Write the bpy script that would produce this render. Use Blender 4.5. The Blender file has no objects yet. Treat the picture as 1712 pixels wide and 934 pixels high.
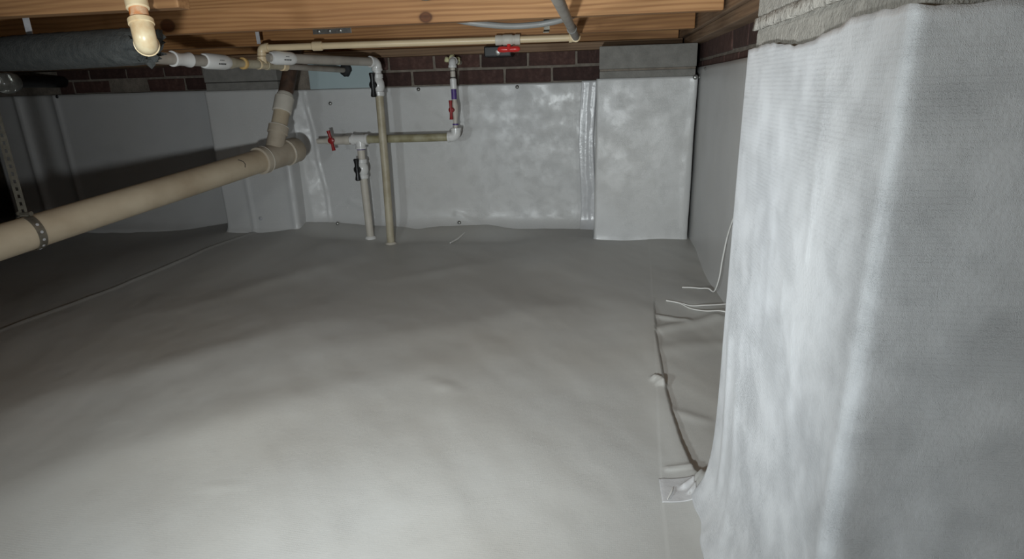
import bpy, bmesh, math, random
import numpy as np
from mathutils import Vector, Matrix
random.seed(7)
S = bpy.context.scene
COL = S.collection

# ------------------------------------------------------------------ camera, world, light, exposure
F_PX, PSI, TH, RHO = 1000.0, math.radians(8.4), math.atan(0.318), math.radians(1.6)
fh = Vector((-math.sin(PSI), math.cos(PSI), 0)); uz = Vector((0, 0, 1)); r0 = Vector((math.cos(PSI), math.sin(PSI), 0))
fw = fh*math.cos(TH) - uz*math.sin(TH); u0 = fh*math.sin(TH) + uz*math.cos(TH)
cu = u0*math.cos(RHO) + r0*math.sin(RHO); cr = r0*math.cos(RHO) - u0*math.sin(RHO)
cam = bpy.data.objects.new('camera', bpy.data.cameras.new('camera')); COL.objects.link(cam)
M4 = Matrix((cr, cu, -fw)).transposed().to_4x4(); M4.translation = Vector((0, 0, 0.64))
cam.matrix_world = M4
cam.data.sensor_width = 36.0; cam.data.lens = 36.0*F_PX/1712.0; cam.data.clip_start = 0.01
S.camera = cam

w = bpy.data.worlds.new('dark_crawl_space'); S.world = w; w.use_nodes = True
w.node_tree.nodes['Background'].inputs[0].default_value = (0.9, 0.95, 1.0, 1)
w.node_tree.nodes['Background'].inputs[1].default_value = 0.012

def spot(name, loc, aim, power, size, blend, color, soft):
    l = bpy.data.lights.new(name, 'SPOT'); l.energy = power; l.spot_size = math.radians(size); l.spot_blend = blend
    l.color = color; l.shadow_soft_size = soft
    o = bpy.data.objects.new(name, l); COL.objects.link(o); o.location = loc
    o.rotation_euler = (Vector(aim) - Vector(loc)).to_track_quat('-Z', 'Y').to_euler(); return o
# out of frame: a torch held low beside the camera, and a wide fill light on its left
spot('torch', (-0.21, 0.0, 0.44), (-0.58, 2.6, 0.56), 63, 110, 1.0, (0.92, 0.985, 1.0), 0.03)
spot('fill_lamp', (-1.0, -0.30, 0.60), (0.3, 0.5, 0.2), 42, 160, 1.0, (0.88, 0.975, 1.0), 0.06)  # invented fill light, added to brighten the near floor and pier

S.view_settings.view_transform = 'Standard'; S.view_settings.look = 'None'
S.view_settings.gamma = 1.0; S.view_settings.exposure = 0.0; S.view_settings.use_curve_mapping = False

# ------------------------------------------------------------------ materials
def newmat(name):
    m = bpy.data.materials.new(name); m.use_nodes = True
    n = m.node_tree.nodes; return m, n, m.node_tree.links, n['Principled BSDF']
def ramp(n, stops):
    r = n.new('ShaderNodeValToRGB'); e = r.color_ramp.elements
    while len(e) < len(stops): e.new(0.5)
    for i, (p, c) in enumerate(stops): e[i].position = p; e[i].color = (*c, 1)
    return r
def coords(n, L, scale=(1, 1, 1), rot=(0, 0, 0)):
    t = n.new('ShaderNodeTexCoord'); mp = n.new('ShaderNodeMapping')
    mp.inputs['Scale'].default_value = scale; mp.inputs['Rotation'].default_value = rot
    L.new(t.outputs['Object'], mp.inputs['Vector']); return mp.outputs['Vector']
def noise(n, L, vec, scale, detail=4, rough=0.55):
    t = n.new('ShaderNodeTexNoise'); t.inputs['Scale'].default_value = scale
    t.inputs['Detail'].default_value = detail; t.inputs['Roughness'].default_value = rough
    L.new(vec, t.inputs['Vector']); return t.outputs['Fac']
def bump(n, L, h, dist, strength=1.0, prev=None):
    b = n.new('ShaderNodeBump'); b.inputs['Distance'].default_value = dist; b.inputs['Strength'].default_value = strength
    L.new(h, b.inputs['Height'])
    if prev is not None: L.new(prev, b.inputs['Normal'])
    return b.outputs['Normal']
def wave(n, L, vec, direction, scale, distort=1.0, dscale=8):
    t = n.new('ShaderNodeTexWave'); t.bands_direction = direction; t.inputs['Scale'].default_value = scale
    t.inputs['Distortion'].default_value = distort; t.inputs['Detail'].default_value = 2; t.inputs['Detail Scale'].default_value = dscale
    L.new(vec, t.inputs['Vector']); return t.outputs['Fac']

def plain(name, c, rough=0.45, vary=0.12, nscale=25, bd=0.0, bscale=120, metal=0.0, dirt=None):
    m, n, L, P = newmat(name)
    v = coords(n, L); f = noise(n, L, v, nscale)
    lo = dirt if dirt else tuple(max(0, x*(1-2*vary)) for x in c)
    r = ramp(n, [(0.3, lo), (0.62 if dirt else 0.7, c)]); L.new(f, r.inputs['Fac']); L.new(r.outputs['Color'], P.inputs['Base Color'])
    P.inputs['Roughness'].default_value = rough; P.inputs['Metallic'].default_value = metal
    if bd: L.new(bump(n, L, noise(n, L, v, bscale), bd), P.inputs['Normal'])
    return m

def liner(name, c, rough, ribs, thr, rib_amp, crin, tint=(0.93, 0.88, 0.80), tint_amt=0.35):
    """woven white plastic sheet: ribs along one axis, threads along another, slight creasing"""
    m, n, L, P = newmat(name)
    v = coords(n, L)
    f = noise(n, L, v, 1.6, 3)
    r = ramp(n, [(0.35, tuple(c[i]*(1-tint_amt*(1-tint[i])) for i in range(3))), (0.7, c)])
    L.new(f, r.inputs['Fac']); L.new(r.outputs['Color'], P.inputs['Base Color'])
    P.inputs['Roughness'].default_value = rough
    P.inputs['Specular IOR Level'].default_value = 0.5
    nr = bump(n, L, noise(n, L, v, 22, 5, 0.6), crin)
    mask = ramp(n, [(0.35, (0.15, 0.15, 0.15)), (0.65, (1, 1, 1))]); L.new(noise(n, L, v, 14, 3, 0.6), mask.inputs['Fac'])
    for dr, sc, ds, am in ((ribs, 72, 4.0, 1.0), (thr, 105, 6.0, 0.9)):
        ml = n.new('ShaderNodeMath'); ml.operation = 'MULTIPLY'
        L.new(wave(n, L, v, dr, sc, ds, 22), ml.inputs[0]); L.new(mask.outputs['Color'], ml.inputs[1])
        nr = bump(n, L, ml.outputs[0], rib_amp*am, 1.0, nr)
    fine = n.new('ShaderNodeTexNoise'); fine.inputs['Scale'].default_value = 260; fine.inputs['Detail'].default_value = 2
    L.new(v, fine.inputs['Vector'])
    nr = bump(n, L, fine.outputs['Fac'], rib_amp*1.2, 1.0, nr)
    L.new(nr, P.inputs['Normal']); return m

def wood(name, light, dark, knots=(), along='X', ring=34, rough=0.7):
    m, n, L, P = newmat(name)
    sc = {'X': (0.9, 9, 9), 'Y': (9, 0.9, 9)}[along]
    v = coords(n, L, sc)
    nz = n.new('ShaderNodeTexNoise'); nz.inputs['Scale'].default_value = 1.1; nz.inputs['Detail'].default_value = 3; L.new(v, nz.inputs['Vector'])
    mx = n.new('ShaderNodeMixRGB'); mx.blend_type = 'ADD'; mx.inputs[0].default_value = 0.55
    L.new(v, mx.inputs[1]); L.new(nz.outputs['Color'], mx.inputs[2])
    wv = wave(n, L, mx.outputs[0], 'Z', ring/9.0*0.75, 3.0, 1.2)
    fibre = noise(n, L, coords(n, L, (3, 160, 160) if along == 'X' else (160, 3, 160)), 1.0, 3)
    big = noise(n, L, coords(n, L, (1.2, 3, 3)), 1.3, 3)
    r = ramp(n, [(0.05, tuple((a*0.45+b*0.55) for a, b in zip(light, dark))), (0.45, tuple((a*0.8+b*0.2) for a, b in zip(light, dark))), (0.9, light)])
    L.new(wv, r.inputs['Fac'])
    mul = n.new('ShaderNodeMixRGB'); mul.blend_type = 'MULTIPLY'; mul.inputs[0].default_value = 0.55
    r2 = ramp(n, [(0.3, (0.55, 0.5, 0.45)), (0.7, (1, 1, 1))]); L.new(fibre, r2.inputs['Fac'])
    L.new(r.outputs['Color'], mul.inputs[1]); L.new(r2.outputs['Color'], mul.inputs[2])
    mul2 = n.new('ShaderNodeMixRGB'); mul2.blend_type = 'MULTIPLY'; mul2.inputs[0].default_value = 0.6
    r3 = ramp(n, [(0.35, (0.6, 0.52, 0.45)), (0.6, (1, 1, 1))]); L.new(big, r3.inputs['Fac'])
    L.new(mul.outputs[0], mul2.inputs[1]); L.new(r3.outputs['Color'], mul2.inputs[2])
    out = mul2.outputs[0]
    tc = n.new('ShaderNodeTexCoord')
    for (p, rad) in knots:
        sub = n.new('ShaderNodeVectorMath'); sub.operation = 'SUBTRACT'; L.new(tc.outputs['Object'], sub.inputs[0]); sub.inputs[1].default_value = p
        sq = n.new('ShaderNodeVectorMath'); sq.operation = 'MULTIPLY'; L.new(sub.outputs[0], sq.inputs[0]); sq.inputs[1].default_value = (0.75, 0.3, 1.0)
        ln = n.new('ShaderNodeVectorMath'); ln.operation = 'LENGTH'; L.new(sq.outputs[0], ln.inputs[0])
        kr = ramp(n, [(0.0, (0.16, 0.07, 0.03)), (rad*0.6, (0.24, 0.11, 0.045)), (rad*0.95, (0.12, 0.05, 0.02)), (rad*1.25, (1, 1, 1))])
        L.new(ln.outputs['Value'], kr.inputs['Fac'])
        mk = n.new('ShaderNodeMixRGB'); mk.blend_type = 'MULTIPLY'; mk.inputs[0].default_value = 0.85
        L.new(out, mk.inputs[1]); L.new(kr.outputs['Color'], mk.inputs[2]); out = mk.outputs[0]
    L.new(out, P.inputs['Base Color']); P.inputs['Roughness'].default_value = rough
    L.new(bump(n, L, fibre, 0.0008, 1.0), P.inputs['Normal'])
    return m

def brick_material():
    m, n, L, P = newmat('dark_brick')
    v = coords(n, L); f = noise(n, L, v, 30, 5, 0.7); oi = n.new('ShaderNodeObjectInfo')
    r = ramp(n, [(0.3, (0.045, 0.024, 0.020)), (0.55, (0.085, 0.044, 0.036)), (0.8, (0.15, 0.095, 0.08))]); L.new(f, r.inputs['Fac'])
    rr = ramp(n, [(0.0, (0.55, 0.5, 0.5)), (0.5, (0.9, 0.85, 0.85)), (1.0, (1.15, 1.05, 1.0))]); L.new(oi.outputs['Random'], rr.inputs['Fac'])
    mx = n.new('ShaderNodeMixRGB'); mx.blend_type = 'MULTIPLY'; mx.inputs[0].default_value = 1
    L.new(r.outputs['Color'], mx.inputs[1]); L.new(rr.outputs['Color'], mx.inputs[2]); L.new(mx.outputs[0], P.inputs['Base Color'])
    P.inputs['Roughness'].default_value = 0.85
    L.new(bump(n, L, noise(n, L, v, 90, 5), 0.003), P.inputs['Normal']); return m

LW = (0.60, 0.605, 0.61)
M = dict(
    liner_floor=liner('floor_liner', (0.53, 0.535, 0.525), 0.46, 'Y', 'X', 0.00005, 0.0006, tint=(0.82, 0.76, 0.68), tint_amt=0.5),
    liner_wall=liner('wall_liner', LW, 0.22, 'Z', 'X', 0.00016, 0.00035),
    liner_side=liner('side_liner', LW, 0.36, 'Z', 'Y', 0.00006, 0.0008),
    liner_pier=liner('pier_liner', (0.73, 0.745, 0.775), 0.30, 'Z', 'Y', 0.00030, 0.0004),
    tape=plain('white_tape', (0.60, 0.60, 0.61), 0.24, 0.05, 20, 0.0012, 60),
    block=plain('concrete_block', (0.40, 0.375, 0.335), 0.95, 0.16, 90, 0.0025, 260),
    block_dark=plain('grey_block', (0.25, 0.24, 0.22), 0.95, 0.12, 30, 0.002, 160),
    mortar=plain('mortar', (0.27, 0.23, 0.19), 0.95, 0.2, 30, 0.004, 120),
    mortar_pale=plain('pale_mortar', (0.46, 0.43, 0.385), 0.95, 0.12, 40, 0.006, 90),
    brick=brick_material(),
    joist_a=wood('pine_pale', (0.60, 0.33, 0.145), (0.33, 0.145, 0.05), [((-0.463, 1.69, 0.829), 0.013), ((-1.22, 1.69, 0.838), 0.016)]),
    joist_b=wood('pine_warm', (0.50, 0.26, 0.10), (0.27, 0.115, 0.04), []),
    joist_z=wood('pine_brown', (0.44, 0.245, 0.11), (0.27, 0.13, 0.055), []),
    sill=wood('rough_sill', (0.30, 0.19, 0.11), (0.17, 0.10, 0.055)),
    sill_y=wood('rough_sill_side', (0.34, 0.23, 0.145), (0.20, 0.125, 0.075), along='Y'),
    ply=wood('subfloor_ply', (0.40, 0.25, 0.13), (0.27, 0.15, 0.07)),
    pvc_old=plain('old_drain_plastic', (0.52, 0.44, 0.325), 0.48, 0.1, 7, 0.0005, 60, dirt=(0.40, 0.32, 0.225)),
    pvc_hub=plain('drain_fitting_plastic', (0.46, 0.40, 0.32), 0.5, 0.1, 10, dirt=(0.33, 0.27, 0.20)),
    pvc_pale=plain('pale_drain_coupling', (0.60, 0.56, 0.49), 0.5, 0.06),
    pipe_brown=plain('rusty_brown_pipe', (0.045, 0.028, 0.02), 0.6, 0.3, 30, 0.002, 80, dirt=(0.10, 0.055, 0.035)),
    pvc_grey=plain('dusty_grey_pipe', (0.42, 0.385, 0.34), 0.5, 0.08, 14, dirt=(0.30, 0.265, 0.225)),
    pvc_white=plain('white_pvc', (0.76, 0.755, 0.74), 0.22, 0.04),
    pvc_tan=plain('aged_tan_pipe', (0.50, 0.45, 0.34), 0.45, 0.08, 16, dirt=(0.36, 0.31, 0.21)),
    pvc_olive=plain('stained_olive_pipe', (0.40, 0.37, 0.25), 0.4, 0.1, 22, dirt=(0.24, 0.21, 0.11)),
    cpvc=plain('cream_pipe', (0.78, 0.62, 0.40), 0.35, 0.05, 12),
    cpvc_bright=plain('cream_elbow', (0.84, 0.71, 0.47), 0.3, 0.05, 40, dirt=(0.70, 0.50, 0.28)),
    orange=plain('orange_primer', (0.66, 0.19, 0.03), 0.5, 0.2, 45, dirt=(0.80, 0.66, 0.46)),
    glue=plain('yellow_glue', (0.62, 0.40, 0.15), 0.4, 0.1, 40),
    purple=plain('purple_primer', (0.11, 0.06, 0.28), 0.45, 0.2, 60),
    red=plain('red_handle', (0.66, 0.035, 0.03), 0.3, 0.08),
    red_dark=plain('dark_red_handle', (0.33, 0.018, 0.018), 0.3, 0.08),
    black=plain('black_plastic', (0.012, 0.012, 0.013), 0.4, 0.2),
    rubber=plain('black_rubber_seal', (0.02, 0.02, 0.022), 0.7, 0.2),
    foam=plain('black_foam', (0.060, 0.063, 0.061), 0.9, 0.25, 60, 0.003, 220, dirt=(0.034, 0.038, 0.038)),
    foam_yellow=plain('yellow_foam', (0.85, 0.82, 0.50), 0.8, 0.1, 60, 0.004, 90),
    board=plain('blue_grey_foam_board', (0.44, 0.54, 0.56), 0.7, 0.04, 8),
    steel=plain('galvanised_steel', (0.45, 0.45, 0.43), 0.35, 0.15, 60, 0.0004, 200, metal=0.8),
    steel_dull=plain('dull_strap_steel', (0.24, 0.22, 0.18), 0.5, 0.2, 60, 0.0004, 200, metal=0.55),
    strap_white=plain('pale_strap', (0.52, 0.52, 0.54), 0.5, 0.12, 60),
    conduit=plain('grey_conduit', (0.30, 0.30, 0.29), 0.4, 0.06, 20),
    cord=plain('white_cord', (0.75, 0.74, 0.71), 0.4, 0.05),
    ink=plain('black_print', (0.03, 0.03, 0.03), 0.5, 0.1),
    dirt=plain('dry_soil', (0.10, 0.08, 0.06), 1.0, 0.3, 12, 0.01, 40),
)
def glass_material():
    m, n, L, P = newmat('cloudy_clear_plastic')
    f = noise(n, L, coords(n, L), 40); r = ramp(n, [(0.3, (0.30, 0.30, 0.27)), (0.7, (0.45, 0.45, 0.42))]); L.new(f, r.inputs['Fac'])
    L.new(r.outputs['Color'], P.inputs['Base Color'])
    P.inputs['Transmission Weight'].default_value = 0.45; P.inputs['Roughness'].default_value = 0.12; return m
M['clear'] = glass_material()

# ------------------------------------------------------------------ object helpers
def link(name, me, mat, parent=None, smooth=True):
    if mat is not None and not me.materials: me.materials.append(mat)
    if smooth and len(me.polygons): me.polygons.foreach_set('use_smooth', [True]*len(me.polygons))
    o = bpy.data.objects.new(name, me); COL.objects.link(o)
    if parent is not None:
        o.parent = parent; o.matrix_parent_inverse = world_of(parent).inverted()
    return o
WORLD = {}
def world_of(p): return WORLD.get(p.name, Matrix.Identity(4))
def thing(name, label, cat, loc, group=None):
    o = bpy.data.objects.new(name, None); COL.objects.link(o); o.location = loc; o.empty_display_size = 0.05
    WORLD[o.name] = Matrix.Translation(loc); o['label'] = label; o['category'] = cat
    if group: o['group'] = group
    return o
def tag(o, label, cat, group=None):
    o['label'] = label; o['category'] = cat
    if group: o['group'] = group
    return o
def struct(o): o['kind'] = 'structure'; return o
def from_bm(name, bm, mat, parent=None, smooth=False):
    bmesh.ops.recalc_face_normals(bm, faces=bm.faces)
    me = bpy.data.meshes.new(name); bm.to_mesh(me); bm.free(); return link(name, me, mat, parent, smooth)
def sharp(o, ang=40):
    me = o.data; me.set_sharp_from_angle(angle=math.radians(ang)); return o

def add_box(bm, lo, hi, bev=0.0, jitter=0.0):
    t = bmesh.new(); bmesh.ops.create_cube(t, size=1.0)
    for v in t.verts:
        v.co = Vector([lo[i] + (v.co[i]+0.5)*(hi[i]-lo[i]) + random.uniform(-jitter, jitter) for i in range(3)])
    if bev: bmesh.ops.bevel(t, geom=t.edges[:], offset=bev, segments=2, profile=0.6, affect='EDGES')
    me = bpy.data.meshes.new('tmp'); t.to_mesh(me); t.free(); bm.from_mesh(me); bpy.data.meshes.remove(me)
def box(name, lo, hi, mat, parent=None, bev=0.0, jitter=0.0):
    bm = bmesh.new(); add_box(bm, lo, hi, bev, jitter); return from_bm(name, bm, mat, parent)

def add_tube(bm, pts, r, n=20, cap=True):
    """sweep a circle along pts; r a number or a list"""
    pts = [Vector(p) for p in pts]; rs = r if isinstance(r, (list, tuple)) else [r]*len(pts)
    rings = []; t0 = (pts[1]-pts[0]).normalized(); nrm = t0.orthogonal().normalized()
    for i, p in enumerate(pts):
        if i == 0: t = t0
        elif i == len(pts)-1: t = (pts[-1]-pts[-2]).normalized()
        else: t = ((pts[i+1]-p).normalized() + (p-pts[i-1]).normalized()).normalized()
        if (t - t0).length > 1e-9: nrm = (t0.rotation_difference(t) @ nrm)
        nrm = (nrm - t*nrm.dot(t)).normalized(); b = t.cross(nrm); t0 = t
        rings.append([bm.verts.new(p + rs[i]*(math.cos(a)*nrm + math.sin(a)*b)) for a in [2*math.pi*k/n for k in range(n)]])
    for A, B in zip(rings, rings[1:]):
        for k in range(n): bm.faces.new((A[k], A[(k+1) % n], B[(k+1) % n], B[k]))
    if cap: bm.faces.new(rings[0][::-1]); bm.faces.new(rings[-1])
def tube(name, pts, r, mat, parent=None, n=20):
    bm = bmesh.new(); add_tube(bm, pts, r, n); return sharp(from_bm(name, bm, mat, parent, True))
def add_lathe(bm, p0, d, prof, n=24):
    p0 = Vector(p0); d = Vector(d).normalized(); u = d.orthogonal().normalized(); v = d.cross(u); rings = []
    for s, r in prof:
        rings.append([bm.verts.new(p0 + d*s + max(r, 1e-4)*(math.cos(a)*u + math.sin(a)*v)) for a in [2*math.pi*k/n for k in range(n)]])
    for A, B in zip(rings, rings[1:]):
        for k in range(n): bm.faces.new((A[k], A[(k+1) % n], B[(k+1) % n], B[k]))
    bm.faces.new(rings[0][::-1]); bm.faces.new(rings[-1])
def lathe(name, p0, d, prof, mat, parent=None, n=24):
    bm = bmesh.new(); add_lathe(bm, p0, d, prof, n); return sharp(from_bm(name, bm, mat, parent, True), 35)
def coupling(name, c, d, ln, r, mat, parent, lip=0.0):
    h = ln/2; e = 0.003
    prof = [(-h, r-e), (-h+0.001, r+lip), (-h+0.007, r+lip), (-h+0.008, r), (h-0.008, r), (h-0.007, r+lip), (h-0.001, r+lip), (h, r-e)] if lip else \
           [(-h, r-e), (-h+e, r), (h-e, r), (h, r-e)]
    return lathe(name, c, d, prof, mat, parent)
def elbow_pts(a, c, b, k=7):
    """smooth quarter bend from a through corner c to b"""
    a, c, b = Vector(a), Vector(c), Vector(b)
    return [(1-t)**2*a + 2*t*(1-t)*c + t*t*b for t in [i/k for i in range(k+1)]]
def elbow(name, c, da, db, arm, r, mat, parent, lip=0.002):
    c = Vector(c); da = Vector(da).normalized(); db = Vector(db).normalized(); bm = bmesh.new()
    q = r*1.15
    pts = [c+da*arm] + elbow_pts(c+da*q, c, c+db*q) + [c+db*arm]
    add_tube(bm, pts, r, 22)
    for d in (da, db): add_lathe(bm, c+d*(arm-0.010), d, [(0, r), (0.001, r+lip), (0.0095, r+lip), (0.0105, r-0.001)], 22)
    return sharp(from_bm(name, bm, mat, parent, True), 40)
def tee(name, c, d, branch, arm, barm, r, mat, parent, lip=0.002):
    c = Vector(c); d = Vector(d).normalized(); br = Vector(branch).normalized(); bm = bmesh.new()
    add_lathe(bm, c, d, [(-arm, r-0.002), (-arm+0.001, r+lip), (-arm+0.009, r+lip), (-arm+0.011, r), (arm-0.011, r), (arm-0.009, r+lip), (arm-0.001, r+lip), (arm, r-0.002)], 22)
    add_lathe(bm, c, br, [(0, r*0.98), (barm-0.011, r), (barm-0.009, r+lip), (barm-0.001, r+lip), (barm, r-0.002)], 22)
    return sharp(from_bm(name, bm, mat, parent, True), 35)
def ball_valve(parent, c, axis, ln, r, body_mat, stem, handle_mat, across, hl, hr=0.008, hub=0.011):
    """valve body (ends, waist, round middle), stem and two-winged handle"""
    h = ln/2; c = Vector(c); axis = Vector(axis).normalized(); stem = Vector(stem).normalized(); across = Vector(across).normalized()
    v = lathe('valve_body', c, axis, [(-h, r*0.86), (-h+0.003, r), (-h*0.62, r), (-h*0.55, r*0.84), (-h*0.42, r*0.98), (-h*0.2, r*1.14), (h*0.2, r*1.14),
              (h*0.42, r*0.98), (h*0.55, r*0.84), (h*0.62, r), (h-0.003, r), (h, r*0.86)], body_mat, parent)
    bm = bmesh.new(); t = c + stem*(r*1.14+0.006)
    add_lathe(bm, c + stem*r*0.9, stem, [(0, hub*0.7), (r*0.24+0.004, hub*0.7), (r*0.24+0.005, hub), (r*0.24+0.014, hub), (r*0.24+0.016, hub*0.7)], 18)
    q = c + stem*(r*1.14+0.010)
    for sg in (-1, 1):
        add_tube(bm, [q, q+across*sg*hl*0.45, q+across*sg*hl*0.92, q+across*sg*hl], [hr*0.75, hr*0.7, hr, hr*0.7], 10)
    o = from_bm('handle', bm, handle_mat, v, True); sharp(o, 40)
    return v

# smooth value noise in numpy
def vnoise(x, y, seed=0):
    rs = np.random.RandomState(seed); T = rs.rand(256, 256)*2-1
    xi = np.floor(x).astype(int); yi = np.floor(y).astype(int); fx = x-xi; fy = y-yi
    fx = fx*fx*fx*(fx*(fx*6-15)+10); fy = fy*fy*fy*(fy*(fy*6-15)+10)
    g = lambda a, b: T[a % 256, b % 256]
    return (g(xi, yi)*(1-fx)+g(xi+1, yi)*fx)*(1-fy) + (g(xi, yi+1)*(1-fx)+g(xi+1, yi+1)*fx)*fy
def sstep(a, b, x): t = np.clip((x-a)/(b-a), 0, 1); return t*t*(3-2*t)
def gauss(d, s): return np.exp(-(d/s)**2)
def seg_dist(x, y, ax, ay, bx, by):
    dx, dy = bx-ax, by-ay; t = np.clip(((x-ax)*dx+(y-ay)*dy)/(dx*dx+dy*dy), 0, 1)
    return np.hypot(x-ax-t*dx, y-ay-t*dy), t
def grid_mesh(name, P, mat, parent=None):
    """P: array (rows, cols, 3)"""
    r, c = P.shape[:2]; idx = np.arange(r*c).reshape(r, c)
    f = np.stack([idx[:-1, :-1], idx[:-1, 1:], idx[1:, 1:], idx[1:, :-1]], -1).reshape(-1, 4)
    me = bpy.data.meshes.new(name); me.from_pydata(P.reshape(-1, 3).tolist(), [], f.tolist()); me.update()
    return link(name, me, mat, parent, True)
def solid(o, t, off=-1.0):
    m = o.modifiers.new('thickness', 'SOLIDIFY'); m.thickness = t; m.offset = off; return o

# ------------------------------------------------------------------ floor
EDGE_Y = np.array([0.30, 0.88, 0.92, 1.01, 1.12, 1.25, 1.45, 1.66, 1.75])
EDGE_X = np.array([0.30, 0.185, 0.172, 0.160, 0.152, 0.149, 0.150, 0.163, 0.175])
def floor_h(x, y):
    h = 0.028*sstep(1.7, 2.4, y)*(sstep(-0.42, -0.15, x)+sstep(-1.2, -1.4, x)) + 0.003*sstep(1.7, 2.4, y)
    h = h + 0.050*sstep(2.47, 2.68, y)*sstep(-0.15, -0.5, x)*sstep(-1.5, -1.3, x)
    h = h - 0.040*sstep(-1.70, -2.25, x)*sstep(1.6, 2.4, y)
    # broad swells with their crests running away from the lamp
    h = h + 0.012*vnoise(x*2.6+y*0.9+3, y*1.1+7, 1) + 0.0055*vnoise(x*6+y*1.4, y*2.3-x*0.8+2, 2) + 0.0015*vnoise(x*13+y*9, y*4-x*2, 3) + 0.0005*vnoise(x*38+y*14, y*17-x*6, 4)
    crest = 1.52 + 0.10*np.sin(x*2.2+0.7) + 0.05*x
    h = h + 0.020*sstep(0.9, 0.0, np.clip((crest-y), 0, 1))*sstep(0.55, 0.0, np.clip(y-crest, 0, 1))*sstep(-1.5, -0.8, x)
    d, t = seg_dist(x, y, -0.66, 1.34, -0.10, 1.68); h = h + 0.003*gauss(d, 0.07)
    for (ax, ay, bx, by, a, s) in [(-0.36, 1.18, -0.30, 1.15, 0.0025, 0.020), (-0.66, 0.77, -0.58, 0.78, 0.0012, 0.008), (-1.30, 1.6, -0.95, 2.25, 0.006, 0.06),
                                   (-1.25, 0.95, -0.75, 1.5, 0.006, 0.07), (-1.0, 0.72, -0.4, 1.25, 0.007, 0.08), (-0.75, 1.95, -0.35, 2.2, 0.004, 0.05)]:
        d, t = seg_dist(x, y, ax, ay, bx, by); h = h + a*gauss(d, s)*np.sin(np.pi*np.clip(t, 0.15, 0.85))
    # left seam: an overlapped edge running back to the pier
    xs = np.interp(y, [0.2, 1.40, 1.82, 2.6, 3.0], [-1.86, -1.735, -1.69, -1.575, -1.53])
    dl = x - xs
    h = h + 0.006*sstep(-0.004, 0.012, dl)*sstep(2.62, 2.4, y) + 0.008*gauss(dl, 0.011)*sstep(2.7, 2.45, y)
    # faint edge of the long tape on the right
    xt = np.interp(y, [0.6, 0.83, 2.2, 2.5], [0.105, 0.112, 0.197, 0.21])
    h = h + 0.0012*sstep(-0.002, 0.002, x-xt)
    # right seam: the sheet ends, the lower sheet lies about a centimetre deeper, puckered
    xe = np.interp(y, EDGE_Y, EDGE_X); dr = x - xe; on = sstep(0.87, 0.93, y)*sstep(1.72, 1.58, y)
    h = h - on*0.0065*sstep(0.0, 0.005, dr) + on*0.006*gauss(np.minimum(dr, 0), 0.03)*(dr < 0.004)
    for (ax, ay, bx, by, a, s) in [(0.165, 1.49, 0.33, 1.60, 0.008, 0.020), (0.165, 1.38, 0.30, 1.44, 0.004, 0.03), (0.160, 1.12, 0.22, 1.09, 0.003, 0.014),
                                   (0.165, 1.58, 0.24, 1.56, 0.007, 0.012)]:
        d, t = seg_dist(x, y, ax, ay, bx, by); h = h + a*gauss(d, s)*(dr > 0.003)
    d, t = seg_dist(x, y, 0.132, 1.235, 0.150, 1.215); h = h + 0.010*gauss(d, 0.007)
    d, t = seg_dist(x, y, 0.136, 1.212, 0.152, 1.205); h = h + 0.006*gauss(d, 0.004)
    for (ax, ay, bx, by, a, s) in [(0.130, 0.925, 0.175, 0.93, 0.004, 0.005), (0.150, 0.872, 0.185, 0.90, 0.007, 0.005), (0.158, 0.855, 0.18, 0.885, 0.006, 0.0035), (0.166, 0.845, 0.18, 0.875, 0.006, 0.0035)]:
        d, t = seg_dist(x, y, ax, ay, bx, by); h = h + a*gauss(d, s)
    # fillet up against the near pier
    near = sstep(0.95, 0.84, y)*sstep(0.2, 0.5, y)
    h = h + near*0.045*np.exp(-np.clip(0.186-x, 0, 1)/0.018)
    return h
def steps(*segs):
    out = []
    for a, b, s in segs: out += list(np.arange(a, b-1e-9, s))
    return np.array(out + [segs[-1][1]])
gx = steps((-4.7, -3.2, 0.1), (-3.2, -1.8, 0.02), (-1.8, 0.09, 0.010), (0.09, 0.20, 0.0025), (0.20, 0.39, 0.008))
gy = steps((-2.6, 0.4, 0.1), (0.4, 0.8, 0.01), (0.8, 1.75, 0.006), (1.75, 2.78, 0.012), (2.78, 3.02, 0.03))
GX, GY = np.meshgrid(gx, gy)
floor = struct(grid_mesh('floor', np.stack([GX, GY, floor_h(GX, GY)], -1), M['liner_floor']))
def fh_at(x, y): return float(floor_h(np.array([x]), np.array([y]))[0])

# tape patch on the floor beside the near pier, a part of the floor
px = np.linspace(0.112, 0.168, 24); py = np.linspace(0.835, 0.898, 26); PX, PY = np.meshgrid(px, py)
tp = grid_mesh('tape_patch', np.stack([PX, PY, floor_h(PX, PY)+0.0005], -1), M['tape'], floor); solid(tp, 0.0004, 0)

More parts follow.
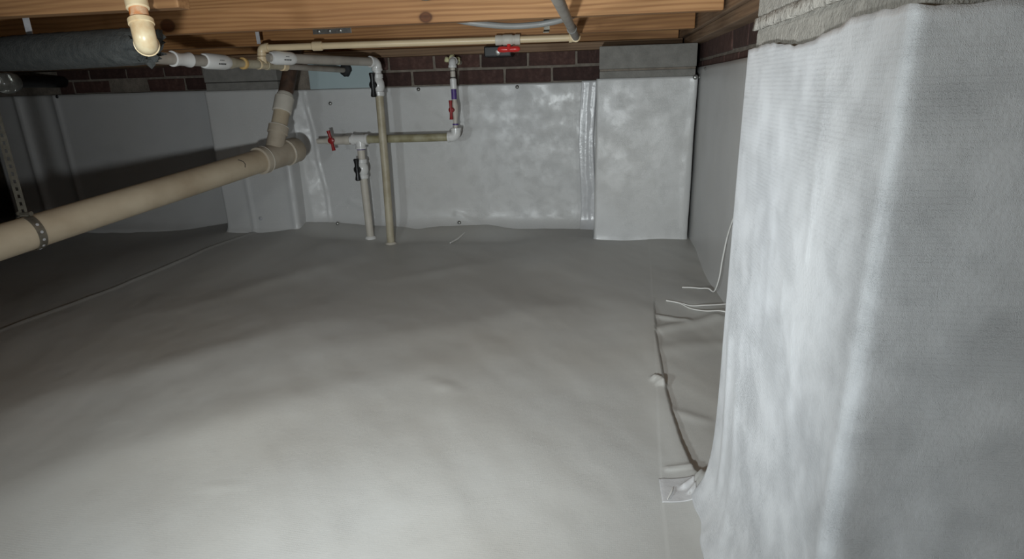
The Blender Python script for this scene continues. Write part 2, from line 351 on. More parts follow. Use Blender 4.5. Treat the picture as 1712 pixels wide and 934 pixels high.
# ------------------------------------------------------------------ walls
BRICK_L, BRICK_H, JOINT = 0.193, 0.056, 0.010
brick_meshes = []
for k in range(5):
    bm = bmesh.new(); add_box(bm, (-BRICK_L/2, -0.045, 0), (BRICK_L/2, 0.045, BRICK_H), 0.004, 0.0022)
    me = bpy.data.meshes.new('brick'); bmesh.ops.recalc_face_normals(bm, faces=bm.faces); bm.to_mesh(me); bm.free(); me.materials.append(M['brick']); brick_meshes.append(me)
def bricks(parent, start, direction, face_off, z0, rows, length, skip=lambda s, r: False, shift=0.0):
    """individual bricks in running bond; start on the wall face, direction along it"""
    d = Vector(direction).normalized(); nrm = Vector((0, 0, 1)).cross(d); rot = math.atan2(d.y, d.x)
    for r in range(rows):
        off = shift + (0 if r % 2 else (BRICK_L+JOINT)/2); s = -off
        while s < length:
            a, b = max(0, s), min(length, s+BRICK_L)
            if b-a > 0.03 and not skip((a+b)/2, r):
                o = bpy.data.objects.new('brick', random.choice(brick_meshes)); COL.objects.link(o)
                c = Vector(start) + d*((a+b)/2) + nrm*(face_off + random.uniform(-0.0015, 0.0015))
                o.location = (c.x, c.y, z0 + r*(BRICK_H+JOINT)); o.rotation_euler = (0, 0, rot)
                o.scale = ((b-a)/BRICK_L, 1, 1); o.parent = parent
            s += BRICK_L+JOINT
def fastener(parent, p, d, r=0.008, mat=None):
    return lathe('fastener', p, d, [(0, r), (0.0015, r), (0.004, r*0.7), (0.006, r*0.25)], mat or M['steel'], parent, 14)

# back wall
wall_back = struct(box('wall_back', (-1.62, 2.668, -0.1), (0.42, 2.87, 0.783), M['mortar']))
bricks(wall_back, (-1.25, 2.668, 0), (1, 0, 0), 0.041, 0.666, 2, 1.25, shift=0.06)
def sheet_panel(name, u0, u1, z0, z1, to3d, disp, mat, parent, du=0.012, dz=0.012):
    us = np.linspace(u0, u1, max(3, int((u1-u0)/du))); zs = np.linspace(z0, z1, max(3, int((z1-z0)/dz)))
    UU, ZZ = np.meshgrid(us, zs); d = disp(UU, ZZ); P = np.stack(to3d(UU, ZZ, d), -1)
    return solid(grid_mesh(name, P, mat, parent), 0.002, 0)
def disp_back(u, z):
    d = 0.004*vnoise(u*3.3+1, z*2+2, 11) + 0.0008*vnoise(u*10, z*7, 12) + 0.0002*vnoise(u*28, z*24, 13)
    d = d + 0.050*np.exp(-np.clip(z-0.03, 0, 1)/0.028)                      # turned out on to the floor
    xe = np.interp(z, [0, 0.1, 0.3, 0.5, 0.66], [-1.235, -1.255, -1.275, -1.295, -1.31])
    d = d + 0.030*np.clip((xe-u)/0.07, 0, 1) + 0.005*gauss(u-xe+0.003*np.sin(z*23), 0.006)   # pulled tight over the inner corner
    for (ax, az, bx, bz, a, s) in [(-0.62, 0.30, -0.42, 0.12, 0.0003, 0.014), (-0.38, 0.33, -0.20, 0.14, 0.0005, 0.016), (-0.28, 0.35, -0.16, 0.20, 0.0004, 0.012),
                                   (-0.50, 0.55, -0.36, 0.20, 0.0004, 0.03), (-0.64, 0.10, -0.52, 0.05, 0.003, 0.014), (-1.15, 0.16, -0.98, 0.08, 0.004, 0.012)]:
        dd, t = seg_dist(u, z, ax, az, bx, bz); d = d + a*gauss(dd, s)
    for uc, a in [(-0.20, 0.0008), (-0.145, 0.0008), (-0.10, 0.0015), (-0.27, 0.0005)]:
        d = d + a*gauss(u-uc-0.01*np.sin(z*9), 0.010)
    return d
sheet_panel('liner_sheet', -1.372, -0.008, 0.0, 0.661, lambda u, z, d: (u, 2.655-d, z), disp_back, M['liner_wall'], wall_back, 0.006, 0.007)
sheet_panel('seam_tape', -0.078, -0.014, 0.03, 0.665, lambda u, z, d: (u+0.006*np.sin(z*11), 2.643-d, z),
            lambda u, z: 0.0012*vnoise(u*50, z*14, 15)+0.0022*gauss(u+0.050, 0.011)+0.001*gauss(u+0.022, 0.006)+0.05*np.exp(-np.clip(z-0.03, 0, 1)/0.02), M['tape'], wall_back, 0.004, 0.008)
for p in [(-0.780, 2.652, 0.650), (-0.346, 2.652, 0.648), (-1.19, 2.648, 0.60)]: fastener(wall_back, p, (0, -1, 0))
fastener(wall_back, (-0.627, 2.637, 0.062), (0, -1, 0), 0.009); fastener(wall_back, (-1.205, 2.61, 0.062), (0, -1, 0), 0.008)

# left wall
wall_left = struct(box('wall_left', (-3.13, 2.815, -0.1), (-1.60, 3.02, 0.783), M['mortar']))
bricks(wall_left, (-2.68, 2.815, 0), (1, 0, 0), 0.041, 0.676, 2, 0.96, shift=0.02, skip=lambda s, r: (r == 0 and 0.26 < s < 0.40))
def disp_left(u, z):
    d = 0.004*vnoise(u*3+5, z*2.4, 21) + 0.001*vnoise(u*12, z*8, 22)
    tilt = 0.01*(0.66-z)
    d = d + 0.016*gauss(u+2.925-tilt, 0.020) + 0.012*sstep(-2.76, -2.70, u-tilt) + 0.008*gauss(u+2.705-tilt, 0.012)
    return d + 0.04*np.exp(-np.clip(z+0.01, 0, 1)/0.02)
sheet_panel('liner_sheet', -3.13, -1.66, -0.06, 0.672, lambda u, z, d: (u, 2.80-d, z), disp_left, M['liner_wall'], wall_left, 0.012, 0.014)
for p in [(-2.225, 2.796, 0.661), (-2.68, 2.78, 0.664)]: fastener(wall_left, p, (0, -1, 0), 0.008, M['black'])

# right wall
wall_right = struct(box('wall_right', (0.383, -0.60, -0.1), (0.60, 2.87, 0.783), M['mortar']))
bricks(wall_right, (0.383, 2.66, 0), (0, -1, 0), 0.041, 0.666, 2, 1.85, shift=0.08)
def disp_right(u, z): return 0.003*vnoise(u*3, z*3, 31) + 0.001*vnoise(u*10, z*9, 32) + 0.010*np.exp(-np.clip(z-0.02, 0, 1)/0.02)
sheet_panel('liner_sheet', 0.84, 2.66, 0.0, 0.700, lambda u, z, d: (0.371-d, u, z), disp_right, M['liner_side'], wall_right, 0.014, 0.014)
fastener(wall_right, (0.368, 2.30, 0.69), (-1, 0, 0), 0.006)
box('void_backing', (-4.75, 3.02, -0.1), (-3.0, 3.2, 1.05), M['dirt'], struct(box('wall_far', (-4.8, -2.6, -0.1), (-4.7, 3.2, 1.05), M['dirt'])))  # inner box is added dark backing for the black void past the left wall

# ------------------------------------------------------------------ ceiling, joists, sills
JZ = 0.815
ceiling = struct(box('ceiling', (-4.7, -2.6, JZ+0.235), (0.6, 3.2, JZ+0.26), M['ply']))
def joist(x0, x1, y0, mat, label, th=0.038):
    o = box('floor_joist', (x0, y0, JZ), (x1, y0+th, JZ+0.235), mat, None, 0.003)
    return tag(o, label, 'joist', 'floor joists overhead')
jz = joist(-4.6, -0.845, 1.215, M['joist_z'], 'short brown joist nearest the camera, ending above the black insulated pipe')
ja = joist(-4.6, 0.305, 1.69, M['joist_a'], 'pale knotty pine joist just in front of the sagging grey conduit')
jb = joist(-4.6, 0.308, 2.19, M['joist_b'], 'warm brown joist with a small metal plate, above the cream water pipe')
jc = joist(-4.6, 0.312, 2.655, M['joist_b'], 'rearmost joist resting along the sill of the back brick wall')
trim_1 = struct(box('trim_1', (-4.6, 2.615, 0.784), (0.325, 2.78, JZ-0.0005), M['sill'], None, 0.003))
trim_2 = struct(box('trim_2', (0.330, -0.6, 0.784), (0.52, 2.78, JZ-0.0005), M['sill_y'], None, 0.003))
trim_3 = struct(box('trim_3', (0.316, -0.6, JZ), (0.356, 2.80, JZ+0.234), M['sill_y'], None, 0.003))
# galvanised plate on the face of the warm brown joist
bm = bmesh.new(); add_box(bm, (-1.018, 2.1870, 0.845), (-0.874, 2.1898, 0.866), 0.0006)
for k in range(3): add_lathe(bm, (-0.995+k*0.040, 2.187, 0.853), (0, -1, -0.3), [(0, 0.007), (0.002, 0.006), (0.004, 0.002)], 10)
from_bm('nail_plate', bm, M['steel'], jb)
for k, (sx, sz) in enumerate([(-0.455, 0.876), (-0.115, 0.872)]):
    bm = bmesh.new(); add_tube(bm, [(sx-0.014, 1.690, sz), (sx-0.012, 1.680, sz-0.004), (sx, 1.677, sz-0.006), (sx+0.012, 1.680, sz-0.004), (sx+0.014, 1.690, sz)], 0.0028, 8)
    from_bm('wire_staple', bm, M['steel_dull'], ja, True)

# ------------------------------------------------------------------ piers
def wrap_path(corners, rad, ds=0.010):
    """2-D polyline with rounded corners, resampled; returns xy, outward normals, arclength"""
    pts = []
    C2 = [np.array(c, float) for c in corners]
    for i, c in enumerate(C2):
        if i in (0, len(C2)-1): pts.append(c); continue
        a = (C2[i-1]-c); a /= np.linalg.norm(a); b = (C2[i+1]-c); b /= np.linalg.norm(b)
        for t in np.linspace(0, 1, 9): pts.append((1-t)**2*(c+a*rad) + 2*t*(1-t)*c + t*t*(c+b*rad))
    pts = np.array(pts); seg = np.linalg.norm(np.diff(pts, axis=0), axis=1); s = np.concatenate([[0], np.cumsum(seg)])
    ss = np.linspace(0, s[-1], int(s[-1]/ds)); xy = np.stack([np.interp(ss, s, pts[:, 0]), np.interp(ss, s, pts[:, 1])], -1)
    tn = np.gradient(xy, axis=0); tn /= np.linalg.norm(tn, axis=1)[:, None]
    return xy, np.stack([tn[:, 1], -tn[:, 0]], -1), ss
def wrap(parent, corners, rad, z0, ztop, disp, mat, ds=0.010, dz=0.010, thick=0.002):
    xy, nr, ss = wrap_path(corners, rad, ds); zt = ztop(xy, ss); nz = int((0.68-z0)/dz)
    T = np.linspace(0, 1, nz)[:, None]; Z = z0 + (zt[None, :]-z0)*T
    SS = np.broadcast_to(ss[None, :], Z.shape); X0 = np.broadcast_to(xy[None, :, 0], Z.shape); Y0 = np.broadcast_to(xy[None, :, 1], Z.shape)
    D = disp(SS, Z, X0, Y0)
    P = np.stack([X0+nr[None, :, 0]*D, Y0+nr[None, :, 1]*D, Z], -1)
    return solid(grid_mesh('liner_wrap', P, mat, parent), thick, 0)

# back pier
bp = thing('block_pier', 'white-wrapped block pier with grey cap in the far right corner', 'pier', (0.17, 2.53, 0.0))
box('concrete_block', (0.0, 2.413, 0.0), (0.352, 2.612, 0.694), M['block_dark'], bp, 0.003)
box('mortar_joint', (0.001, 2.415, 0.694), (0.352, 2.612, 0.702), M['mortar'], bp, 0.002)
box('cap_block', (-0.002, 2.410, 0.702), (0.354, 2.613, 0.783), M['block_dark'], bp, 0.004)
def disp_bp(s, z, x, y):
    d = 0.002*vnoise(s*5, z*4, 41) + 0.0005*vnoise(s*16, z*14, 42) + 0.0002*vnoise(s*45, z*40, 43)
    d = d + 0.004*gauss(x-0.345+0.01*np.sin(z*6), 0.012)*(y < 2.42)
    return d + 0.012*np.exp(-np.clip(z-0.03, 0, 1)/0.012)
wrap(bp, [(-0.010, 2.640), (-0.010, 2.405), (0.359, 2.405), (0.359, 2.50)], 0.010, 0.005, lambda xy, s: 0.668 + 0*s, disp_bp, M['liner_wall'], 0.006, 0.008)
fastener(bp, (0.350, 2.400, 0.664), (0, -1, 0), 0.009); fastener(bp, (0.364, 2.415, 0.664), (1, 0, 0), 0.010)

# left pier
lp = thing('block_pier', 'white-wrapped block pier behind the thick tan drain pipe', 'pier', (-1.55, 2.62, 0.0))
box('concrete_block', (-1.716, 2.556, 0.0), (-1.378, 2.664, 0.700), M['block_dark'], lp, 0.003)
box('cap_block', (-1.718, 2.553, 0.702), (-1.376, 2.664, 0.783), M['block_dark'], lp, 0.004)
def disp_lp(s, z, x, y):
    d = 0.003*vnoise(s*5+3, z*3.5, 51) + 0.001*vnoise(s*16, z*12, 52)
    d = d + 0.004*gauss(x+1.60-0.03*(0.6-z), 0.010)*(z < 0.42) + 0.004*gauss(x+1.378, 0.014)
    return d + 0.014*np.exp(-np.clip(z-0.035, 0, 1)/0.014)
wrap(lp, [(-1.725, 2.79), (-1.725, 2.548), (-1.369, 2.548), (-1.369, 2.662)], 0.008, 0.005, lambda xy, s: 0.666 + 0*s, disp_lp, M['liner_wall'], 0.008, 0.010)
fastener(lp, (-1.545, 2.541, 0.10), (0, -1, 0), 0.009, M['strap_white'])

# near pier
npier = thing('block_pier', 'large white-wrapped block pier close to the camera at right', 'pier', (0.28, 0.62, 0.0))
box('concrete_block', (0.193, 0.427, 0.0), (0.369, 0.836, 0.703), M['block'], npier, 0.006, 0.001)
bm = bmesh.new(); add_box(bm, (0.1885, 0.4235, 0.7025), (0.369, 0.8395, 0.7135))
bmesh.ops.subdivide_edges(bm, edges=[e for e in bm.edges if e.calc_length() > 0.1], cuts=60, use_grid_fill=True)
for v in bm.verts: v.co += Vector((random.uniform(-.0012, .0012), random.uniform(-.001, .001), random.uniform(-.0022, .0004) if v.co.z < 0.708 else random.uniform(0, .001)))
from_bm('mortar_joint', bm, M['mortar_pale'], npier, True)
box('cap_block', (0.191, 0.424, 0.713), (0.369, 0.838, 0.783), M['block'], npier, 0.006, 0.001)
def top_np(xy, s):
    left = np.interp(xy[:, 1], [0.42, 0.45, 0.50, 0.515, 0.536, 0.571, 0.609, 0.648, 0.693, 0.745, 0.841], [0.683, 0.683, 0.684, 0.684, 0.680, 0.677, 0.6725, 0.6725, 0.677, 0.681, 0.679])
    front = np.interp(xy[:, 0], [0.186, 0.196, 0.206, 0.225, 0.245, 0.40], [0.683, 0.680, 0.6805, 0.682, 0.682, 0.682])
    return np.where(xy[:, 1] > 0.424, left, front) + 0.0008*np.sin(s*170)*np.sin(s*47)
def disp_np(s, z, x, y):
    onl = (y > 0.43)
    d = 0.0020*vnoise(s*6, z*2.2+1, 61) + 0.00025*vnoise(s*22, z*5, 62) + 0.00012*vnoise(s*60, z*22, 63)
    # flared skirt with vertical folds where the sheet turns out on to the floor
    fl = np.exp(-np.clip(z-0.005, 0, 1)/0.045)
    d = d + fl*(0.030 + 0.003*np.sin(s*42+1) + 0.001*np.sin(s*95))
    # long vertical bend and the diagonal creases of the left face
    for (ay, az, by, bz, a, w2) in [(0.55, 0.64, 0.545, 0.49, 0.0010, 0.006), (0.627, 0.42, 0.50, 0.325, -0.0009, 0.0045), (0.60, 0.46, 0.59, 0.34, 0.0006, 0.004),
                                    (0.415, 0.62, 0.56, 0.57, 0.0012, 0.010), (0.66, 0.50, 0.645, 0.36, 0.0006, 0.006), (0.80, 0.30, 0.77, 0.08, 0.0025, 0.012), (0.74, 0.26, 0.70, 0.05, 0.002, 0.014),
                                    (0.56, 0.42, 0.53, 0.30, 0.0005, 0.005)]:
        dd, t = seg_dist(y, z, ay, az, by, bz); d = d + onl*a*gauss(dd, w2)
    # slack roll along the near corner, growing downwards
    cor = gauss(s-np.interp(z, [0, 0.68], [SC, SC]), 0.020); d = d + cor*0.005*sstep(0.60, 0.15, z)
    return d
_c = [(0.368, 0.848), (0.186, 0.848), (0.186, 0.420), (0.369, 0.420)]
SC = (0.368-0.186) + 0.428
wrap(npier, _c, 0.007, 0.004, top_np, disp_np, M['liner_pier'], 0.0045, 0.0055, 0.0016)

# ------------------------------------------------------------------ tan drain pipe with wye, end cap and brown riser
A = Vector((-1.482, 1.266, 0.308)); B = Vector((-1.262, 2.225, 0.412)); ax = (B-A).normalized()
dp = thing('drain_pipe', 'thick tan sloping drain pipe with a wye and brown riser at left', 'pipe', A)
tube('main_pipe', [A-ax*0.9, B], 0.0430, M['pvc_old'], dp, 32)
bm = bmesh.new()
add_lathe(bm, B, ax, [(-0.075, 0.044), (-0.074, 0.0515), (-0.050, 0.0515), (-0.047, 0.0475), (0.075, 0.0475), (0.078, 0.0515), (0.105, 0.0515), (0.106, 0.044)], 32)
bd = (Vector((-1.232, 2.40, 0.738)) - Vector((-1.262, 2.235, 0.430))).normalized(); b0 = B + ax*0.0
add_lathe(bm, b0, bd, [(0, 0.034), (0.095, 0.0335), (0.098, 0.0385), (0.125, 0.0385), (0.127, 0.031)], 26)
sharp(from_bm('wye_fitting', bm, M['pvc_hub'], dp, True), 35)
for s, r, d0, dd in [(0.0, 0.0525, B+ax*-0.0495, ax), (0.0, 0.0525, B+ax*0.0775, ax), (0, 0.0393, b0+bd*0.124, bd)]:
    lathe('bead', d0, dd, [(0, r-0.002), (0.001, r), (0.003, r), (0.004, r-0.002)], M['pvc_pale'], dp, 28)
lathe('end_cap', B+ax*0.100, ax, [(0, 0.045), (0.001, 0.0495), (0.040, 0.0495), (0.048, 0.044), (0.052, 0.03), (0.053, 0.012)], M['pvc_hub'], dp, 30)
tube('riser_pipe', [b0+bd*0.11, b0+bd*0.225], 0.0305, M['pvc_old'], dp, 26)
coupling('coupling', b0+bd*0.220, bd, 0.066, 0.0365, M['pvc_pale'], dp)
lathe('glue_drip', b0+bd*0.248, bd, [(0, 0.034), (0.006, 0.0335), (0.014, 0.0315), (0.02, 0.028)], M['pvc_pale'], dp, 22)
tube('brown_riser', [b0+bd*0.24, b0+bd*0.46], 0.0285, M['pipe_brown'], dp, 26)
# a thin crack line marked on the pipe
pm = A + (B-A)*0.80; up = Vector((0, 0, 1)); side = Vector((1, 0, 0))
tube('crack_mark', [pm+ax*-0.012+(side*0.62+up*0.79).normalized()*0.0432, pm+(side*0.80+up*0.58).normalized()*0.0434, pm+ax*0.002+(side*0.92+up*0.36).normalized()*0.0434, pm+ax*-0.004+(side*0.99+up*0.12).normalized()*0.0432], 0.0022, M['ink'], dp, 6)

# strap hanger round the drain pipe
sh = thing('pipe_hanger', 'perforated metal strap looped around the tan drain pipe', 'hanger', (-1.44, 1.31, 0.82))
hc = A + ax*0.075; hu = (up - ax*up.dot(ax)).normalized(); hs = ax.cross(hu)
def ribbon(path, wdir, wid, th):
    bm = bmesh.new(); prev = None
    for i, p in enumerate(path):
        t = (path[min(i+1, len(path)-1)]-path[max(i-1, 0)]).normalized(); wv = (wdir - t*wdir.dot(t)).normalized(); n2 = t.cross(wv)
        ring = [bm.verts.new(p + wv*a*wid/2 + n2*b*th/2) for a, b in ((-1, -1), (1, -1), (1, 1), (-1, 1))]
        if prev:
            for k in range(4): bm.faces.new((prev[k], prev[(k+1) % 4], ring[(k+1) % 4], ring[k]))
        else: bm.faces.new(ring)
        prev = ring
    bm.faces.new(prev[::-1]); return bm
loop = [hc + (hs*math.cos(a)+hu*math.sin(a))*0.0455 for a in [math.radians(105 + 330*k/28) for k in range(29)]]
from_bm('loop_band', ribbon(loop, ax, 0.020, 0.0018), M['steel_dull'], sh)
topc = hc + hu*0.046
# the hanging strap really has its holes: a strip of side rails and cross webs
def strap(name, p0, p1, wdir, wid, mat, parent, pitch=0.019, hole=0.009, th=0.0016):
    p0, p1 = Vector(p0), Vector(p1); L2 = (p1-p0).length; t = (p1-p0)/L2; wv = (wdir-t*wdir.dot(t)).normalized(); nn = t.cross(wv); bm = bmesh.new()
    def slab(a, b, c, d):
        vs = [bm.verts.new(p0+t*q+wv*w2+nn*h) for h in (-th/2, th/2) for (q, w2) in ((a, c), (b, c), (b, d), (a, d))]
        for f in ((0, 3, 2, 1), (4, 5, 6, 7), (0, 1, 5, 4), (1, 2, 6, 5), (2, 3, 7, 6), (3, 0, 4, 7)): bm.faces.new([vs[i] for i in f])
    rail = (wid-hole*0.8)/2
    slab(0, L2, -wid/2, -wid/2+rail); slab(0, L2, wid/2-rail, wid/2)
    q = 0
    while q < L2: slab(q, min(q+pitch-hole, L2), -wid/2+rail, wid/2-rail); q += pitch
    return from_bm(name, bm, mat, parent)
strap('hanging_strap', topc+hu*-0.002, (topc.x-0.004, topc.y+0.004, JZ+0.005), Vector((1, 0.25, 0)), 0.020, M['steel_dull'], sh)
lathe('strap_bolt', topc+Vector((-0.016, 0, 0.006)), (1, 0, 0), [(0, 0.006), (0.004, 0.006), (0.0045, 0.0035), (0.034, 0.0035), (0.0345, 0.006), (0.039, 0.006)], M['steel_dull'], sh, 10)
bm = bmesh.new()
for k in range(8):
    a = math.radians(150 + 26*k + 60); p = hc + (hs*math.cos(a)+hu*math.sin(a))*0.0462; add_lathe(bm, p, (p-hc), [(0, 0.004), (0.0008, 0.0036)], 10)
from_bm('strap_holes', bm, M['strap_white'], sh)

# ------------------------------------------------------------------ black insulated pipe with the cream elbow
ip = thing('insulated_pipe', 'black foam-insulated pipe below the joist at upper left', 'pipe', (-1.3, 1.33, 0.75))
i0 = Vector((-2.6, 1.70, 0.770)); i1 = Vector((-0.935, 1.222, 0.746))
def rough_tube(p0, p1, r, n=36, seg=90):
    d = (p1-p0); L2 = d.length; d.normalize(); u = d.orthogonal().normalized(); v = d.cross(u); bm = bmesh.new(); rings = []
    for i in range(seg+1):
        s = L2*i/seg; ring = []
        for k in range(n):
            a = 2*math.pi*k/n; tear = 0.0
            if i >= seg-2: tear = random.uniform(-0.022, 0.016)
            rr = r*(1+0.03*math.sin(s*9+a*2)+random.uniform(-.02, .02)) * (1 - 0.12*max(0, (s-L2+0.05)/0.05))
            ring.append(bm.verts.new(p0+d*(s+tear)+rr*(math.cos(a)*u+math.sin(a)*v)))
        rings.append(ring)
    inner = [bm.verts.new(p1-d*0.01+0.018*(math.cos(2*math.pi*k/n)*u+math.sin(2*math.pi*k/n)*v)) for k in range(n)]
    for A2, B2 in zip(rings+[], rings[1:]+[inner]):
        for k in range(n): bm.faces.new((A2[k], A2[(k+1) % n], B2[(k+1) % n], B2[k]))
    bm.faces.new(inner); bm.faces.new(rings[0][::-1]); return bm
from_bm('foam_sleeve', rough_tube(i0, i1, 0.0385), M['foam'], ip, True)
ce = Vector((-0.862, 1.122, 0.742)); upd = Vector((-0.02, 0.022, 0.083)).normalized(); ind = (i1-ce).normalized()
elbow('cream_elbow', ce, upd, ind, 0.046, 0.0205, M['cpvc_bright'], ip, 0.0022)['label'] = 'bright cream plastic elbow'
lathe('orange_pipe', ce+upd*0.040, upd, [(0, 0.0165), (0.03, 0.0165)], M['orange'], ip)
lathe('upper_coupling', ce+upd*0.066, upd, [(0, 0.018), (0.002, 0.0202), (0.05, 0.0202), (0.052, 0.0165), (0.30, 0.0165)], M['cpvc_bright'], ip)
# torn shreds of foam around the elbow
for q in range(7):
    a = q*0.9; p = i1 + Vector((0.006*math.cos(a)+0.022, -0.01+0.02*math.sin(a), 0.030*math.sin(a)-0.004))
    bm = bmesh.new(); bmesh.ops.create_icosphere(bm, subdivisions=1, radius=0.012)
    for v in bm.verts: v.co = Vector((v.co.x*random.uniform(.5, 1.5), v.co.y*random.uniform(.4, 1.1), v.co.z*random.uniform(.5, 1.2))) + p
    from_bm('foam_shred', bm, M['foam'], ip)
st = thing('strap_hanger', 'short pale strap from the near joist to the black insulated pipe', 'hanger', (-1.341, 1.36, 0.79))
from_bm('strap_band', ribbon([Vector((-1.345, 1.362, 0.780)), Vector((-1.345, 1.362, 0.85)), Vector((-1.343, 1.362, JZ+0.233))], Vector((1, 0, 0)), 0.016, 0.0025), M['strap_white'], st)
lathe('screw', (-1.344, 1.361, 0.90), (0, -1, 0), [(0, 0.004), (0.004, 0.003)], M['steel'], st, 8)

# ------------------------------------------------------------------ grey feed line (upper left, runs back to the wall)
La = Vector((-1.205, 1.615, 0.748)); Lb = Vector((-1.100, 2.640, 0.738)); ld = (Lb-La).normalized()
gl = thing('feed_pipe', 'dusty grey pipe with white union running back beneath the joists', 'pipe', La)
tube('grey_pipe', [La-ld*0.235, La+ld*0.22], 0.0167, M['pvc_grey'], gl)
c1 = La+ld*0.075
lathe('collar', c1, ld, [(-0.034, 0.017), (-0.033, 0.0215), (-0.026, 0.021), (-0.012, 0.0178), (0.012, 0.0178), (0.026, 0.021), (0.033, 0.0215), (0.034, 0.017)], M['pvc_white'], gl)
u1 = La+ld*0.225
lathe('white_union', u1, ld, [(-0.060, 0.017), (-0.058, 0.021), (-0.050, 0.0235), (0.030, 0.0235), (0.046, 0.020), (0.050, 0.018)], M['pvc_white'], gl)
def print_marks(parent, c, d, r, around, n=5, w3=0.0045, h3=0.007):
    """a short blurred line of print on a round fitting"""
    d = Vector(d).normalized(); a0 = Vector(around); a0 = (a0-d*a0.dot(d)).normalized(); b = d.cross(a0); bm = bmesh.new()
    for row, cnt, hh in ((0.2, n, h3), (-0.25, n-2, h3*0.4)):
        for k in range(cnt):
            s = (k-(cnt-1)/2)*w3*1.25; pts = []
            for (ds, dv) in ((-w3/2, -hh/2), (w3/2, -hh/2), (w3/2, hh/2), (-w3/2, hh/2)):
                ang = row + dv/r; pts.append(bm.verts.new(c + d*(s+ds) + (a0*math.cos(ang)+b*math.sin(ang))*(r+0.0005)))
            bm.faces.new(pts)
    o = from_bm('print_mark', bm, M['ink'], parent); o['kind'] = 'stuff'; return o
cam_dir = Vector((1.1, -1.8, -0.15))
print_marks(gl, u1+ld*-0.005, ld, 0.0235, cam_dir, 5, 0.0055, 0.0045)
lathe('reducer', La+ld*0.285, ld, [(-0.02, 0.0195), (0.0, 0.0195), (0.022, 0.015), (0.05, 0.0125), (0.06, 0.0125)], M['pvc_tan'], gl)
lathe('glue_ring', La+ld*0.345, ld, [(0, 0.012), (0.001, 0.019), (0.009, 0.019), (0.010, 0.012)], M['glue'], gl)
lathe('tan_bushing', La+ld*0.350, ld, [(0, 0.015), (0.12, 0.015), (0.121, 0.0168), (0.135, 0.0168), (0.136, 0.0140), (0.235, 0.0135)], M['pvc_tan'], gl)
tcut = La+ld*0.455
tee('cream_tee', tcut, ld, (0, 0, 1), 0.030, 0.027, 0.0150, M['cpvc'], gl, 0.0015)
coupling('cream_bushing', La+ld*0.575, ld, 0.03, 0.0172, M['cpvc'], gl)
tube('small_pipe', [La+ld*0.57, Lb], 0.0112, M['pvc_grey'], gl, 16)
bm = bmesh.new(); add_lathe(bm, Lb+Vector((0.006, -0.02, 0.002)), (0, 1, 0), [(0, 0.020), (0.004, 0.027), (0.02, 0.030), (0.03, 0.02)], 12)
for v in bm.verts: v.co += Vector((random.uniform(-.004, .004), 0, random.uniform(-.004, .004)))
from_bm('black_seal', bm, M['rubber'], gl, True)

# ------------------------------------------------------------------ grey line with white coupling, elbow, black valve and tan down pipe
W0 = Vector((-1.118, 2.02, 0.764)); W1 = Vector((-0.894, 2.47, 0.759)); wd = (W1-W0).normalized()
vl = thing('supply_pipe', 'tan floor-to-joist pipe with a black valve, fed by a grey pipe from left', 'pipe', (W1.x, W1.y, 0.02))
lathe('stub', W0+wd*0.008, wd, [(0, 0.0125), (0.018, 0.0135)], M['pvc_grey'], vl)
wc = W0+wd*0.065
lathe('white_coupling', wc, wd, [(-0.046, 0.014), (-0.044, 0.019), (-0.032, 0.0228), (0.030, 0.0228), (0.044, 0.0195), (0.048, 0.017)], M['pvc_white'], vl)
print_marks(vl, wc+wd*0.005, wd, 0.0228, cam_dir, 4, 0.006, 0.004)
tube('grey_pipe', [wc+wd*0.03, W1-wd*0.02], 0.0167, M['pvc_grey'], vl)
elbow('white_elbow', W1, -wd, (0, 0, -1), 0.034, 0.0205, M['pvc_white'], vl, 0.0015)
vx, vy = W1.x, W1.y
tube('valve_nipple', [(vx, vy, 0.735), (vx, vy, 0.700)], 0.0167, M['pvc_white'], vl)
ball_valve(vl, (vx, vy, 0.671), (0, 0, 1), 0.088, 0.0215, M['pvc_white'], (-0.33, -0.94, 0), M['black'], (0, 0.0, 1), 0.047, 0.0125, 0.016)
tube('tan_pipe', [(vx, vy, 0.64), (vx-0.002, vy, 0.30), (vx-0.006, vy-0.004, fh_at(vx-0.006, vy-0.004)-0.01)], 0.0167, M['pvc_tan'], vl)
lathe('sealant_collar', (vx-0.006, vy-0.004, fh_at(vx-0.006, vy-0.004)-0.004), (0.0, 0, 1), [(0, 0.026), (0.006, 0.024), (0.012, 0.0185)], M['pvc_pale'], vl, 20)

# ------------------------------------------------------------------ valve group on the back wall
WY = 2.52
wv = thing('valve_assembly', 'wall plumbing with two red-handled valves and one black, joined by an olive pipe', 'plumbing', (-1.02, WY, 0.02))
tz = 0.4505
tx = -1.016
tee('white_tee', (tx, WY, tz), (1, 0, 0), (0, 0, -1), 0.036, 0.040, 0.0210, M['pvc_white'], wv)
tube('olive_pipe', [(tx+0.025, WY, tz), (-0.614, WY, tz+0.004)], 0.0167, M['pvc_olive'], wv)
lathe('dark_joint_ring', (tx+0.037, WY, tz), (1, 0, 0), [(0, 0.0165), (0.0005, 0.0185), (0.005, 0.0185), (0.0055, 0.0165)], M['pvc_olive'], wv)
tube('left_nipple', [(tx-0.03, WY, tz), (tx-0.07, WY, tz-0.002)], 0.0150, M['pvc_white'], wv)
